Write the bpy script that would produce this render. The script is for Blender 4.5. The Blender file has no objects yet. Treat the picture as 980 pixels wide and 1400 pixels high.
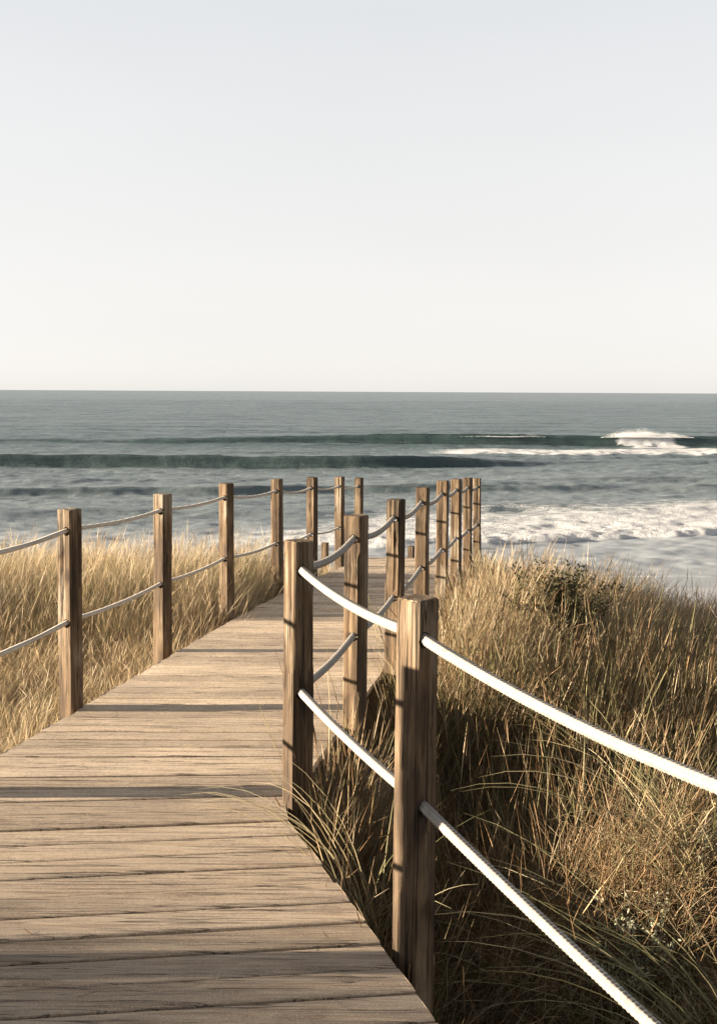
import bpy, bmesh, math, random
import numpy as np
from mathutils import Vector, Matrix, noise

random.seed(7)
RNG = np.random.default_rng(11)
SC = bpy.context.scene
COL = SC.collection
R = math.radians

SUN_EL, SUN_Y = 7.5, -0.03          # low sun on the left, a hair behind the camera
EXPOSURE = 2.4

# ------------------------------------------------------------------ helpers
def tag(o, label=None, cat=None, group=None, kind=None):
    if label: o['label'] = label
    if cat: o['category'] = cat
    if group: o['group'] = group
    if kind: o['kind'] = kind
    return o

def empty(name, loc=(0, 0, 0), rz=0.0):
    o = bpy.data.objects.new(name, None)
    o.empty_display_size = 0.2
    o.location = loc
    o.rotation_euler = (0, 0, rz)
    COL.objects.link(o)
    return o

def np_mesh(name, V, F, mat, parent=None, smooth=False, attrs=None, colors=None):
    """V (n,3), F (m,4) or (m,3) -> one mesh object"""
    V = np.ascontiguousarray(V, dtype=np.float32)
    F = np.ascontiguousarray(F, dtype=np.int32)
    me = bpy.data.meshes.new(name)
    n, k = F.shape
    me.vertices.add(len(V)); me.vertices.foreach_set('co', V.ravel())
    me.loops.add(n * k); me.loops.foreach_set('vertex_index', F.ravel())
    me.polygons.add(n)
    me.polygons.foreach_set('loop_start', np.arange(0, n * k, k, dtype=np.int32))
    me.polygons.foreach_set('loop_total', np.full(n, k, dtype=np.int32))
    me.update(calc_edges=True)
    me.validate()
    me.polygons.foreach_set('use_smooth', np.full(len(me.polygons), bool(smooth)))
    for an, av in (attrs or {}).items():
        a = me.attributes.new(an, 'FLOAT', 'POINT')
        a.data.foreach_set('value', np.ascontiguousarray(av, dtype=np.float32))
    for an, av in (colors or {}).items():
        a = me.attributes.new(an, 'FLOAT_COLOR', 'POINT')
        c = np.ones((len(V), 4), dtype=np.float32); c[:, :3] = av
        a.data.foreach_set('color', c.ravel())
    me.materials.append(mat)
    o = bpy.data.objects.new(name, me)
    COL.objects.link(o)
    if parent: o.parent = parent
    return o

def smooth(a, b, x):
    t = np.clip((np.asarray(x, dtype=float) - a) / (b - a), 0, 1)
    return t * t * (3 - 2 * t)

_G = RNG.random((256, 256))
def vnoise(x, y):
    x = np.asarray(x, dtype=float); y = np.asarray(y, dtype=float)
    xi = np.floor(x).astype(np.int64); yi = np.floor(y).astype(np.int64)
    fx = x - xi; fy = y - yi
    fx = fx * fx * (3 - 2 * fx); fy = fy * fy * (3 - 2 * fy)
    g = lambda a, b: _G[a & 255, b & 255]
    return ((g(xi, yi) * (1 - fx) + g(xi + 1, yi) * fx) * (1 - fy) +
            (g(xi, yi + 1) * (1 - fx) + g(xi + 1, yi + 1) * fx) * fy) * 2 - 1
def fbm(x, y, o=4):
    s = 0; a = 1.0
    for i in range(o):
        s = s + a * vnoise(x * 2 ** i + 17.3 * i, y * 2 ** i + 5.1 * i); a *= .5
    return s

# ------------------------------------------------------------------ materials
class NT:
    def __init__(s, name):
        s.m = bpy.data.materials.new(name); s.m.use_nodes = True
        s.t = s.m.node_tree; s.t.nodes.clear()
        s.out = s.n('ShaderNodeOutputMaterial')
    def n(s, typ, **kw):
        nd = s.t.nodes.new(typ)
        for k, v in kw.items():
            if k[0] == '_': nd.inputs[k[1:].replace('_', ' ')].default_value = v
            else: setattr(nd, k, v)
        return nd
    def l(s, a, b): s.t.links.new(a, b)
    def coord(s, kind='Object'):
        return s.n('ShaderNodeTexCoord').outputs[kind]
    def mapping(s, vec, scale=(1, 1, 1), rot=(0, 0, 0)):
        m = s.n('ShaderNodeMapping'); m.inputs['Scale'].default_value = scale; m.inputs['Rotation'].default_value = rot
        s.l(vec, m.inputs['Vector']); return m.outputs[0]
    def noise(s, vec, scale=5, detail=4, rough=.55, dist=0.0):
        m = s.n('ShaderNodeTexNoise'); m.inputs['Scale'].default_value = scale
        m.inputs['Detail'].default_value = detail; m.inputs['Roughness'].default_value = rough
        m.inputs['Distortion'].default_value = dist
        s.l(vec, m.inputs['Vector']); return m.outputs[0]
    def ramp(s, fac, stops, interp='LINEAR'):
        r = s.n('ShaderNodeValToRGB'); e = r.color_ramp.elements; r.color_ramp.interpolation = interp
        while len(e) < len(stops): e.new(.5)
        for q, (p, c) in zip(e, stops):
            q.position = p; q.color = (c, c, c, 1) if not hasattr(c, '__len__') else (*c, 1)
        s.l(fac, r.inputs[0]); return r.outputs[0]
    def mix(s, fac, a, b, mode='MIX'):
        m = s.n('ShaderNodeMix', data_type='RGBA', blend_type=mode)
        for sock, v in ((m.inputs[0], fac), (m.inputs[6], a), (m.inputs[7], b)):
            if hasattr(v, 'node'): s.l(v, sock)
            elif hasattr(v, '__len__'): sock.default_value = (*v, 1)
            else: sock.default_value = v
        return m.outputs[2]
    def math(s, op, a, b=0.0, c=None):
        m = s.n('ShaderNodeMath', operation=op)
        for i, v in enumerate((a, b) if c is None else (a, b, c)):
            if hasattr(v, 'node'): s.l(v, m.inputs[i])
            else: m.inputs[i].default_value = v
        return m.outputs[0]
    def attr(s, name, out='Fac'):
        return s.n('ShaderNodeAttribute', attribute_name=name).outputs[out]
    def bump(s, h, strength=.5, dist=.01, normal=None):
        b = s.n('ShaderNodeBump'); b.inputs['Strength'].default_value = strength; b.inputs['Distance'].default_value = dist
        s.l(h, b.inputs['Height'])
        if normal: s.l(normal, b.inputs['Normal'])
        return b.outputs[0]
    def bsdf(s, col, rough=.8, normal=None, spec=.3):
        b = s.n('ShaderNodeBsdfPrincipled')
        for k, v in (('Base Color', col), ('Roughness', rough), ('Specular IOR Level', spec)):
            if hasattr(v, 'node'): s.l(v, b.inputs[k])
            elif hasattr(v, '__len__'): b.inputs[k].default_value = (*v, 1)
            else: b.inputs[k].default_value = v
        if normal: s.l(normal, b.inputs['Normal'])
        return b
    def done(s, sh): s.l(sh, s.out.inputs[0]); return s.m

def m_post():
    t = NT('weathered_post_wood')
    oc = t.coord('Object')
    inf = t.n('ShaderNodeObjectInfo')
    add = t.n('ShaderNodeVectorMath', operation='ADD')
    comb = t.n('ShaderNodeCombineXYZ')
    rn = t.math('MULTIPLY', inf.outputs['Random'], 31.0)
    for i in range(3): t.l(rn, comb.inputs[i])
    t.l(oc, add.inputs[0]); t.l(comb.outputs[0], add.inputs[1]); v = add.outputs[0]
    grain = t.noise(t.mapping(v, (40, 40, 1.5)), 1.6, 7, .66, .8)
    fine = t.noise(t.mapping(v, (260, 260, 7)), 1.3, 4, .6)
    broad = t.noise(t.mapping(v, (9, 9, 2.4)), 1.0, 3, .5)
    knots = t.noise(t.mapping(v, (14, 14, 5)), 1.0, 2, .4)
    crack = t.noise(t.mapping(v, (48, 48, .9)), 1.0, 4, .5, .6)
    ck = t.ramp(t.math('ABSOLUTE', t.math('SUBTRACT', crack, .56)), [(0, 1.0), (.016, .7), (.040, 0.0)])
    ckm = t.math('MULTIPLY', ck, t.ramp(broad, [(.42, 0), (.58, 1)]))
    c = t.ramp(grain, [(.28, (.040, .024, .013)), (.42, (.115, .070, .037)), (.55, (.205, .135, .074)), (.68, (.30, .215, .13))])
    c = t.mix(t.ramp(broad, [(.35, 0), (.7, .5)]), c, (.21, .160, .105))
    c = t.mix(t.ramp(fine, [(.3, .55), (.6, 0)]), c, (.045, .029, .018))
    c = t.mix(t.ramp(knots, [(.62, 0), (.70, .85)]), c, (.04, .024, .014))
    stain = t.noise(t.mapping(v, (5, 5, 1.3)), 1.4, 4, .6)
    c = t.mix(t.ramp(stain, [(.47, 0), (.60, .75)]), c, (.055, .037, .024))
    c = t.mix(t.ramp(stain, [(.34, .7), (.46, 0)]), c, (.30, .255, .195))
    c = t.mix(t.math('MULTIPLY', ckm, .9), c, (.014, .009, .006))
    tone = t.math('MULTIPLY_ADD', inf.outputs['Random'], .26, .70)
    hs = t.n('ShaderNodeHueSaturation'); t.l(c, hs.inputs['Color']); t.l(tone, hs.inputs['Value']); c = hs.outputs[0]
    h = t.math('ADD', t.math('MULTIPLY', grain, .8), t.math('ADD', t.math('MULTIPLY', fine, .35), t.math('MULTIPLY', ckm, -1.6)))
    return t.done(t.bsdf(c, .82, t.bump(h, .8, .004), .2).outputs[0])

def m_deck():
    t = NT('sandy_weathered_decking')
    oc = t.coord('Object')
    rnd = t.attr('board')
    off = t.n('ShaderNodeCombineXYZ')
    t.l(t.math('MULTIPLY', rnd, 53.0), off.inputs[0]); t.l(t.math('MULTIPLY', rnd, 17.0), off.inputs[2])
    add = t.n('ShaderNodeVectorMath', operation='ADD'); t.l(oc, add.inputs[0]); t.l(off.outputs[0], add.inputs[1]); v = add.outputs[0]
    grain = t.noise(t.mapping(v, (2.2, 55, 30)), 1.6, 6, .62, .5)
    fine = t.noise(t.mapping(v, (9, 260, 60)), 1.2, 4, .6)
    wide = t.noise(t.mapping(v, (1.1, 10, 6)), 1.3, 3, .5)
    patch = t.noise(oc, 1.7, 4, .6)
    speck = t.noise(oc, 240, 3, .7)
    speck2 = t.noise(oc, 60, 3, .6)
    crack = t.noise(t.mapping(v, (1.3, 70, 20)), 1.0, 3, .5, .4)
    ck = t.ramp(t.math('ABSOLUTE', t.math('SUBTRACT', crack, .57)), [(0, 1.0), (.010, .5), (.024, 0.0)])
    ckm = t.math('MULTIPLY', ck, t.ramp(wide, [(.36, 0), (.48, 1)]))
    c = t.ramp(grain, [(.25, (.19, .135, .092)), (.45, (.34, .255, .180)), (.6, (.44, .345, .25)), (.8, (.53, .435, .33))])
    c = t.mix(t.ramp(wide, [(.35, 0.0), (.75, .6)]), c, (.32, .275, .225))
    c = t.mix(t.ramp(fine, [(.28, .55), (.55, 0)]), c, (.17, .125, .09))
    streak = t.noise(t.mapping(v, (1.6, 26, 9)), 1.5, 4, .6, .4)
    c = t.mix(t.ramp(streak, [(.50, 0), (.66, .62)]), c, (.165, .135, .115))
    c = t.mix(t.ramp(streak, [(.30, .45), (.42, 0)]), c, (.50, .415, .32))
    vor = t.n('ShaderNodeTexVoronoi'); vor.inputs['Scale'].default_value = 1.0; vor.inputs['Randomness'].default_value = 1.0
    warp_ = t.n('ShaderNodeVectorMath', operation='ADD'); wn = t.n('ShaderNodeTexNoise'); wn.inputs['Scale'].default_value = 9
    t.l(v, wn.inputs['Vector']); wsc = t.n('ShaderNodeVectorMath', operation='SCALE'); wsc.inputs['Scale'].default_value = .05
    t.l(wn.outputs[1], wsc.inputs[0]); t.l(v, warp_.inputs[0]); t.l(wsc.outputs[0], warp_.inputs[1])
    t.l(t.mapping(warp_.outputs[0], (2.0, 7.0, 7.0)), vor.inputs['Vector'])
    knot = t.ramp(vor.outputs['Distance'], [(0, 1), (.07, .85), (.10, .25), (.15, .6), (.22, 0)])
    c = t.mix(t.math('MULTIPLY', knot, .62), c, (.125, .085, .060))
    # sand rubbed into the boards; its fade also paints shade on the near ones
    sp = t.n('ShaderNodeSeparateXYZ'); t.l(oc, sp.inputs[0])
    where = t.ramp(t.math('MULTIPLY_ADD', sp.outputs[1], .25, -.70), [(0, 0), (.35, .55), (1, 1)])  # lighter with distance, so the near boards look shaded by colour
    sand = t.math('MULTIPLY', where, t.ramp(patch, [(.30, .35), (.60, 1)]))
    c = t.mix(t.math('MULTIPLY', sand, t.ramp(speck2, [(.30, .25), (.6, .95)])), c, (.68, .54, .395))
    c = t.mix(t.ramp(speck, [(.57, 0), (.66, .75)]), c, (.66, .55, .42))
    c = t.mix(t.ramp(speck, [(.33, .6), (.42, 0)]), c, (.17, .13, .095))
    c = t.mix(t.math('MULTIPLY', ckm, .85), c, (.05, .035, .025))
    tone = t.math('MULTIPLY_ADD', rnd, .42, .80)
    hs = t.n('ShaderNodeHueSaturation'); t.l(c, hs.inputs['Color']); t.l(tone, hs.inputs['Value']); c = hs.outputs[0]
    h = t.math('ADD', t.math('MULTIPLY', grain, .9), t.math('ADD', t.math('MULTIPLY', fine, .35), t.math('MULTIPLY', ckm, -1.4)))
    h = t.math('ADD', h, t.math('MULTIPLY', speck, .75))
    h = t.math('ADD', h, t.math('MULTIPLY', knot, -.5))
    h = t.math('ADD', h, t.math('MULTIPLY', speck2, .3))
    return t.done(t.bsdf(c, .9, t.bump(h, .75, .004), .15).outputs[0])

def m_beam():
    t = NT('dark_beam_wood'); oc = t.coord()
    g = t.noise(t.mapping(oc, (20, 2, 60)), 1.5, 4)
    return t.done(t.bsdf(t.ramp(g, [(.3, (.06, .04, .025)), (.7, (.16, .115, .075))]), .9, t.bump(g, .5, .004)).outputs[0])

def m_rope(name, base, dirt):
    t = NT(name); oc = t.coord()
    a = t.attr('braid')
    n = t.noise(oc, 45, 3, .6); f = t.noise(oc, 420, 2, .6)
    c = t.mix(t.ramp(n, [(.4, 0), (.75, .6)]), base, dirt)
    c = t.mix(t.ramp(a, [(.0, .85), (.5, 0)]), c, dirt)
    h = t.math('ADD', f, t.math('MULTIPLY', a, 2.0))
    return t.done(t.bsdf(c, .85, t.bump(h, .5, .0015), .25).outputs[0])

def m_grass(name='dry_grass_blade', trans=.42):
    t = NT(name)
    c = t.attr('tint', 'Color')
    d = t.n('ShaderNodeBsdfDiffuse'); t.l(c, d.inputs[0])
    tr = t.n('ShaderNodeBsdfTranslucent'); t.l(c, tr.inputs[0])
    g = t.n('ShaderNodeBsdfGlossy'); g.inputs['Roughness'].default_value = .5
    m1 = t.n('ShaderNodeMixShader'); m1.inputs[0].default_value = trans
    t.l(d.outputs[0], m1.inputs[1]); t.l(tr.outputs[0], m1.inputs[2])
    m2 = t.n('ShaderNodeMixShader'); m2.inputs[0].default_value = .015
    t.l(m1.outputs[0], m2.inputs[1]); t.l(g.outputs[0], m2.inputs[2])
    return t.done(m2.outputs[0])

def m_sand():
    t = NT('dune_sand'); oc = t.coord()
    geo = t.n('ShaderNodeNewGeometry'); sep = t.n('ShaderNodeSeparateXYZ'); t.l(geo.outputs['Position'], sep.inputs[0])
    n = t.noise(oc, 1.2, 5, .6); f = t.noise(oc, 38, 4, .65)
    dune = t.ramp(n, [(.3, (.16, .115, .07)), (.7, (.30, .225, .15))])
    dune = t.mix(t.ramp(f, [(.35, .8), (.6, 0)]), dune, (.06, .045, .028))
    wet = t.mix(t.ramp(n, [(.3, 0), (.7, 1)]), (.30, .27, .245), (.36, .33, .305))
    z = sep.outputs[2]
    k = t.ramp(t.math('MULTIPLY_ADD', z, -.25, -.5), [(.3, 0), (.75, 1)])
    c = t.mix(k, dune, wet)
    rough = t.ramp(t.math('MULTIPLY_ADD', z, -1.0, -5.3), [(.3, .9), (.75, .22)])
    return t.done(t.bsdf(c, rough, t.bump(f, .5, .01), .4).outputs[0])

def m_sea():
    t = NT('sea_water'); oc = t.coord()
    foam = t.attr('foam')
    # ripples stretched along the swell
    r1 = t.noise(t.mapping(oc, (.6, 1.0, 1)), 1.1, 7, .66, .3)
    r2 = t.noise(t.mapping(oc, (.5, 1.0, 1)), 7.0, 4, .6)
    r3 = t.noise(t.mapping(oc, (.02, .07, 1)), 1.0, 5, .6)
    lace = t.noise(t.mapping(oc, (.5, 1.0, 1)), 1.1, 6, .68, 1.2)
    fine = t.noise(oc, 6.0, 4, .7)
    ff = t.math('ADD', t.math('MULTIPLY', foam, 1.6), t.math('MULTIPLY_ADD', lace, 1.5, -1.25))
    ff = t.math('ADD', ff, t.math('MULTIPLY_ADD', fine, .35, -.17))
    fm = t.ramp(ff, [(.18, 0), (.55, 1)])
    fm = t.math('MULTIPLY', fm, t.ramp(foam, [(.02, 0), (.12, 1)]))
    r4 = t.noise(t.mapping(oc, (.8, 1.0, 1)), 3.2, 4, .6)
    h = t.math('ADD', t.math('MULTIPLY', r1, 1.0), t.math('ADD', t.math('MULTIPLY', r2, .22), t.math('MULTIPLY', r4, .45)))
    h = t.math('ADD', h, t.math('MULTIPLY', r3, 6.0))
    h = t.math('MULTIPLY', h, t.math('MULTIPLY_ADD', t.attr('glassy_shade'), -.6, 1.0))
    bn = t.bump(h, 1.0, .30)
    w = t.bsdf((.020, .040, .036), .20, bn, .5)
    w.inputs['IOR'].default_value = 1.333
    deep = t.n('ShaderNodeBsdfDiffuse'); deep.inputs[0].default_value = (.165, .212, .228, 1); t.l(bn, deep.inputs['Normal'])
    mw = t.n('ShaderNodeMixShader')
    g1 = t.noise(t.mapping(oc, (.010, .05, 1)), 1.0, 6, .62, .3); g2 = t.noise(t.mapping(oc, (.25, .8, 1)), 1.0, 5, .65)
    gl = t.attr('glassy_shade')  # swell fronts lose diffuse colour here, a painted shade on the faces
    t.l(t.math('MULTIPLY', t.math('ADD', t.ramp(g1, [(.35, .12), (.65, .42)]), t.ramp(g2, [(.35, 0), (.65, .26)])), t.math('MULTIPLY_ADD', gl, -.62, 1.0)), mw.inputs[0])
    t.l(w.outputs[0], mw.inputs[1]); t.l(deep.outputs[0], mw.inputs[2])
    fb = t.bump(t.math('ADD', lace, fine), 1.0, .16)
    fo_ = t.bsdf(t.mix(lace, (.74, .75, .76), (.90, .90, .90)), .9, fb, .2)
    ft = t.n('ShaderNodeBsdfTranslucent'); ft.inputs[0].default_value = (.9, .9, .9, 1); t.l(fb, ft.inputs['Normal'])
    fo = t.n('ShaderNodeMixShader'); fo.inputs[0].default_value = .40
    t.l(fo_.outputs[0], fo.inputs[1]); t.l(ft.outputs[0], fo.inputs[2])
    sh = t.attr('shallow')
    pale = t.n('ShaderNodeBsdfDiffuse'); pale.inputs[0].default_value = (.44, .45, .47, 1)
    mp = t.n('ShaderNodeMixShader'); t.l(t.math('MULTIPLY', t.math('MULTIPLY', sh, .62), t.math('MULTIPLY_ADD', gl, -.8, 1.0)), mp.inputs[0]); t.l(mw.outputs[0], mp.inputs[1]); t.l(pale.outputs[0], mp.inputs[2]); mw = mp
    ms = t.n('ShaderNodeMixShader'); t.l(fm, ms.inputs[0]); t.l(mw.outputs[0], ms.inputs[1]); t.l(fo.outputs[0], ms.inputs[2])
    return t.done(ms.outputs[0])

def m_plain(name, c, r=.8):
    t = NT(name); oc = t.coord(); n = t.noise(oc, 30, 3)
    return t.done(t.bsdf(t.mix(n, tuple(x * .75 for x in c), tuple(min(1, x * 1.2) for x in c)), r).outputs[0])

def m_spray():
    t = NT('spray_drops')
    d = t.n('ShaderNodeBsdfDiffuse'); d.inputs[0].default_value = (.88, .88, .88, 1)
    tr = t.n('ShaderNodeBsdfTranslucent'); tr.inputs[0].default_value = (.88, .88, .88, 1)
    m = t.n('ShaderNodeMixShader'); m.inputs[0].default_value = .5
    t.l(d.outputs[0], m.inputs[1]); t.l(tr.outputs[0], m.inputs[2])
    return t.done(m.outputs[0])

M_POST, M_DECK, M_BEAM = m_post(), m_deck(), m_beam()
M_ROPE = m_rope('white_braided_rope', (.30, .278, .25), (.15, .125, .10))
M_ROPE2 = m_rope('greyed_braided_rope', (.46, .425, .375), (.30, .26, .21))
M_GRASS, M_SAND, M_SEA, M_SPRAY = m_grass(), m_sand(), m_sea(), m_spray()

# ------------------------------------------------------------------ layout (metres, camera above the origin)
CAM_Z = 1.70
SEA_Z = CAM_Z - 8.0
_dy = np.array([-20, 3, 4.5, 5.6, 7, 8.2, 9.5, 11, 12.6, 14.1])
_dz = np.array([0, 0, -.01, -.05, -.10, -.15, -.22, -.33, -.45, -.59])
def deck_z(y): return np.interp(y, _dy, _dz)
YEND = 14.1
def edge_r(y):
    y = np.asarray(y, dtype=float)
    return np.where(y < 4.12, -.30 - (y - 4.12) * .372, -.30 + (y - 4.12) * .192)
def edge_l(y):
    y = np.asarray(y, dtype=float)
    return np.where(y < 4.27, -1.775 - (y - 4.27) * .372, -1.775 + (y - 4.27) * .192)

# x, y, yaw of the visible post, height above the deck
RIGHT = [(.93, 1.83, 46, 1.00, .81), (.176, 3.10, 46, 1.075), (-.245, 4.20, 57, 1.095), (-.012, 5.28, 32, 1.10),
         (.232, 6.48, 27, 1.10), (.492, 7.90, 20, 1.10), (.758, 9.20, 16, 1.105), (1.025, 10.65, 22, 1.10),
         (1.295, 12.05, 20, 1.10), (1.585, 13.60, 18, 1.10)]
LEFT = [(-.93, 1.75, 40, 1.07), (-1.37, 2.97, 40, 1.07), (-1.86, 4.29, 36, 1.08), (-1.572, 5.60, 28, 1.10),
        (-1.345, 7.05, 31, 1.09), (-1.085, 8.45, 33, 1.10), (-.775, 9.85, 19, 1.10), (-.50, 11.15, 26, 1.105),
        (-.222, 12.50, 27, 1.10), (.01, 13.90, 24, 1.10)]
HOLES = (.115, .62)
SAG_R = [(.043, .012), (.032, .015), (.045, .03), (.045, .03), (.05, .03), (.05, .03), (.045, .03), (.04, .03), (.04, .03)]
SAG_L = [(.03, .03), (.03, .03), (.035, .025), (.02, .02), (.02, .02), (.03, .025), (.04, .03), (.035, .03), (.03, .03)]

def drop_of(p, hi): return HOLES[0] if hi == 0 else (p[4] if len(p) > 4 else HOLES[1])
def top_z(p): return float(deck_z(p[1])) + p[3]

# ------------------------------------------------------------------ terrain
def ground_z(x, y):
    x = np.asarray(x, dtype=float); y = np.asarray(y, dtype=float)
    yc = np.minimum(y, 14)
    dr = x - edge_r(yc); dl = edge_l(yc) - x
    base = deck_z(yc)
    right = smooth(.05, .5, dr); left = smooth(.05, .5, dl)
    off = -.33 + 0 * x
    off_r = -.98 + .88 * smooth(4.6, 7.4, y + .12 * np.clip(dr, 0, 3)) + .84 * np.exp(-((x - 1.22) ** 2 / .42 + (y - 3.92) ** 2 / .42)) - .17 * np.clip(dr - .9, 0, 4) * smooth(4.5, 7, y)
    off_l = -.50 + .42 * smooth(6.6, 9.6, y)
    off_l = off_l - .05 * smooth(0, 3, dl) * (1 - smooth(7, 9, y))
    off = off * (1 - right) * (1 - left) + off_r * right + off_l * left
    crest = 14.6 - right * (5.0 + .15 * np.clip(dr, 0, 5)) - left * 3.2
    crest = crest + .25 * fbm(x * .8 + 3, y * 0 + 1, 2)
    t = np.maximum(0, y - crest)
    fall = .58 * (np.sqrt(t * t + .25) - .5)
    z = base + off - fall
    z = z + (.05 * left + .11 * right) * fbm(x * 1.3, y * 1.3, 3)
    z = z + 1.10 * np.exp(-((x + 6.6) / 1.9) ** 2) * (1 - smooth(2.5, 4.3, y)) * smooth(-14, -6, y)      # unseen mound added left of the viewer to shade the near boards
    beach = -4.6 - .085 * (y - 22)
    beach = np.where(y > 45, -6.56 - .03 * (y - 45), beach)
    beach = np.maximum(beach, -12)
    far = smooth(20, 60, np.abs(x)) * 2.2 * fbm(x * .03, y * .03, 3) * (1 - smooth(20, 30, y))
    return np.maximum(z + far * (1 - smooth(0, 12, t)), beach)

def warp(n, lin, far):
    u = np.linspace(-1, 1, n)
    return lin * u + (far - lin) * np.sign(u) * np.abs(u) ** 9
xs = warp(361, 26, 4000)
ys = np.concatenate([-8 - (np.linspace(0, 1, 14)[1:][::-1]) ** 3 * 4000, np.linspace(-8, 16, 190), 16 + np.linspace(0, 1, 120)[1:] * 60, [120, 400, 2000, 9000]])
X, Y = np.meshgrid(xs, ys)
Z = ground_z(X, Y)
nx, ny = len(xs), len(ys)
idx = np.arange(nx * ny).reshape(ny, nx)
F = np.stack([idx[:-1, :-1], idx[:-1, 1:], idx[1:, 1:], idx[1:, :-1]], -1).reshape(-1, 4)
terr = np_mesh('ground', np.stack([X, Y, Z], -1).reshape(-1, 3), F, M_SAND, smooth=True)
tag(terr, 'sandy dune ground falling to the beach', kind='structure')

# ------------------------------------------------------------------ sea
def build_sea():
    d = [36.0]
    while d[-1] < 60000:
        s = .22 if d[-1] < 90 else (.32 if d[-1] < 175 else d[-1] * .004 if d[-1] < 900 else d[-1] * .04)
        d.append(d[-1] + s)
    d = np.array(d)
    u = np.linspace(-1, 1, 620)
    D, U = np.meshgrid(d, u, indexing='ij')
    Xs = U * (D * .62 + 6); Ys = D
    q = Xs / np.maximum(Ys, 1) * 1400 + 490         # where along the shore (keeps the shore lines below readable)
    Zs = np.zeros_like(Xs); foam = np.zeros_like(Xs)
    wob = lambda s, k, a: a * fbm(Xs * k + s, Xs * 0 + s, 3)
    glassy_shade = [np.zeros_like(Xs)]  # swell fronts: smoother water, plus shade put in by cutting the pale colour
    def ridge(yc, H, wf, wb):
        t = Ys - yc
        glassy_shade[0] = np.maximum(glassy_shade[0], np.clip(H, 0, 1) * smooth(-2.1 * wf, -1.1 * wf, t) * (1 - smooth(-.2, .4, t)))
        w = np.where(t < 0, wf, wb)
        return H * np.exp(-(np.abs(t) / w) ** np.where(t < 0, 2.4, 1.5)), t
    # general swell, quieter near shore
    far = smooth(110, 200, Ys)
    Zs += .28 * far * np.sin((Ys + wob(3, .01, 9)) / 4.2 + 1.2 * fbm(Xs * .015, Ys * .01, 2)) * (1 - smooth(1200, 2500, Ys))
    Zs += .10 * fbm(Xs * .10, Ys * .32, 4) * (1 - smooth(700, 1500, Ys))
    Zs += .07 * fbm(Xs * .33, Ys * .9, 3) * (1 - smooth(170, 330, Ys))
    Zs += .03 * fbm(Xs * 1.0, Ys * 1.8, 2) * (1 - smooth(100, 170, Ys))
    # outer breaking wave
    a = smooth(-45, 20, Xs)
    h, t = ridge(156 + wob(9, .02, 1.5) + .01 * Xs, (.42 + 1.05 * a), 1.2, 10.0)
    Zs += h
    lipamt = .42 * smooth(16, 30, Xs) * (.6 + .6 * fbm(Xs * .12, Xs * 0, 3)); lipamt = np.maximum(lipamt, 0); lipamt = np.maximum(lipamt, 0) + np.maximum(np.exp(-((Xs - 22) / 6.5) ** 4) * .7, np.exp(-((Xs - 46) / 5.5) ** 4))
    foam = np.maximum(foam, lipamt * np.exp(-((t - .9) / .9) ** 2) * .9)
    brk = np.exp(-(np.abs(Xs - 44.5 + 1.2 * fbm(Xs * 0 + 2, Ys * .5, 2)) / 4.6) ** 2.6) * (1.0 + .25 * fbm(Xs * .5, Ys * .5, 3))                   # the section that has collapsed
    foam = np.maximum(foam, 1.25 * brk * np.exp(-(np.abs(t + 2.4) / 4.6) ** 4))
    Zs += brk * .45 * np.exp(-((t + 2.8) / 1.5) ** 2) * (.6 + .5 * fbm(Xs * .9, Ys * .9, 3))
    # whitewater in front of it
    a = smooth(3, 14, Xs + 3 * fbm(Xs * .1, Ys * .1, 2))
    yc = 125 + wob(21, .03, 3.0) + .9 * fbm(Xs * .35, Xs * 0 + 7, 3)
    band = a * smooth(0, 2.5, Ys - yc) * (1 - smooth(16, 27, Ys - yc))
    foam = np.maximum(foam, band * (.95 - .45 * smooth(4, 22, Ys - yc)))
    foam = np.maximum(foam, .26 * smooth(0, 14, Xs) * smooth(yc - 9, yc - 1, Ys) * (1 - smooth(20, 30, Ys - yc)))
    Zs += band * .16 * (1 + .8 * fbm(Xs * .6, Ys * .6, 3)) * (1 - smooth(3, 22, Ys - yc))
    h, t = ridge(yc - .5, .28 * smooth(5, 20, Xs), 1.6, 14); Zs += h
    # second swell on the left
    a = 1 - smooth(2, 26, Xs)
    h, t = ridge(109 + wob(5, .03, 1.2) + .06 * Xs + 7 * smooth(0, 30, Xs), 1.10 * a + .12, .9, 12); Zs += h
    # third swell, crossing the whole view
    a = .75 + .35 * np.exp(-((Xs - 5) / 5) ** 2) - .55 * smooth(14, 26, Xs) + .15 * fbm(Xs * .12, Xs * 0, 2)
    yc = 77 + .16 * (Xs + 25) + wob(12, .06, 1.2)
    h, t = ridge(yc, .66 * a, .8, 9); Zs += h
    foam = np.maximum(foam, .5 * np.exp(-((Xs + 25) / 1.6) ** 2) * np.exp(-((t + 3.5) / 1.2) ** 2))
    # low ones near the shore
    h, t = ridge(69 + .05 * Xs + wob(31, .1, .8), .34 * smooth(-2, 8, Xs), 1.1, 4); Zs += h
    h, t = ridge(90 + wob(41, .08, 1.5), .35 * smooth(10, 24, Xs), 1.5, 5); Zs += h
    h, t = ridge(88 + wob(51, .08, 2.5), .22, 2, 5); Zs += h
    h, t = ridge(66 + wob(61, .08, 1.5), .25 * (1 - smooth(-5, 3, Xs)), 1.5, 4); Zs += h
    # the bore running up the beach
    yc = 53.0 + .35 * np.clip(Xs - 6, 0, 40) + 1.0 * fbm(Xs * .22, Xs * 0 + 4, 3)
    t = Ys - yc
    b = smooth(0, .7, t) * (1 - smooth(4.5, 13, t))
    Zs += b * (.16 + .10 * fbm(Xs * .4, Ys * .7, 4) + .03 * fbm(Xs * 2.6, Ys * 2.6, 2)) * (1 - .5 * smooth(1, 6, t)) * smooth(-14, 0, Xs)
    ex = smooth(-10, 3, Xs + 1.5 * fbm(Ys * .2, Xs * .2, 2))
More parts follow.
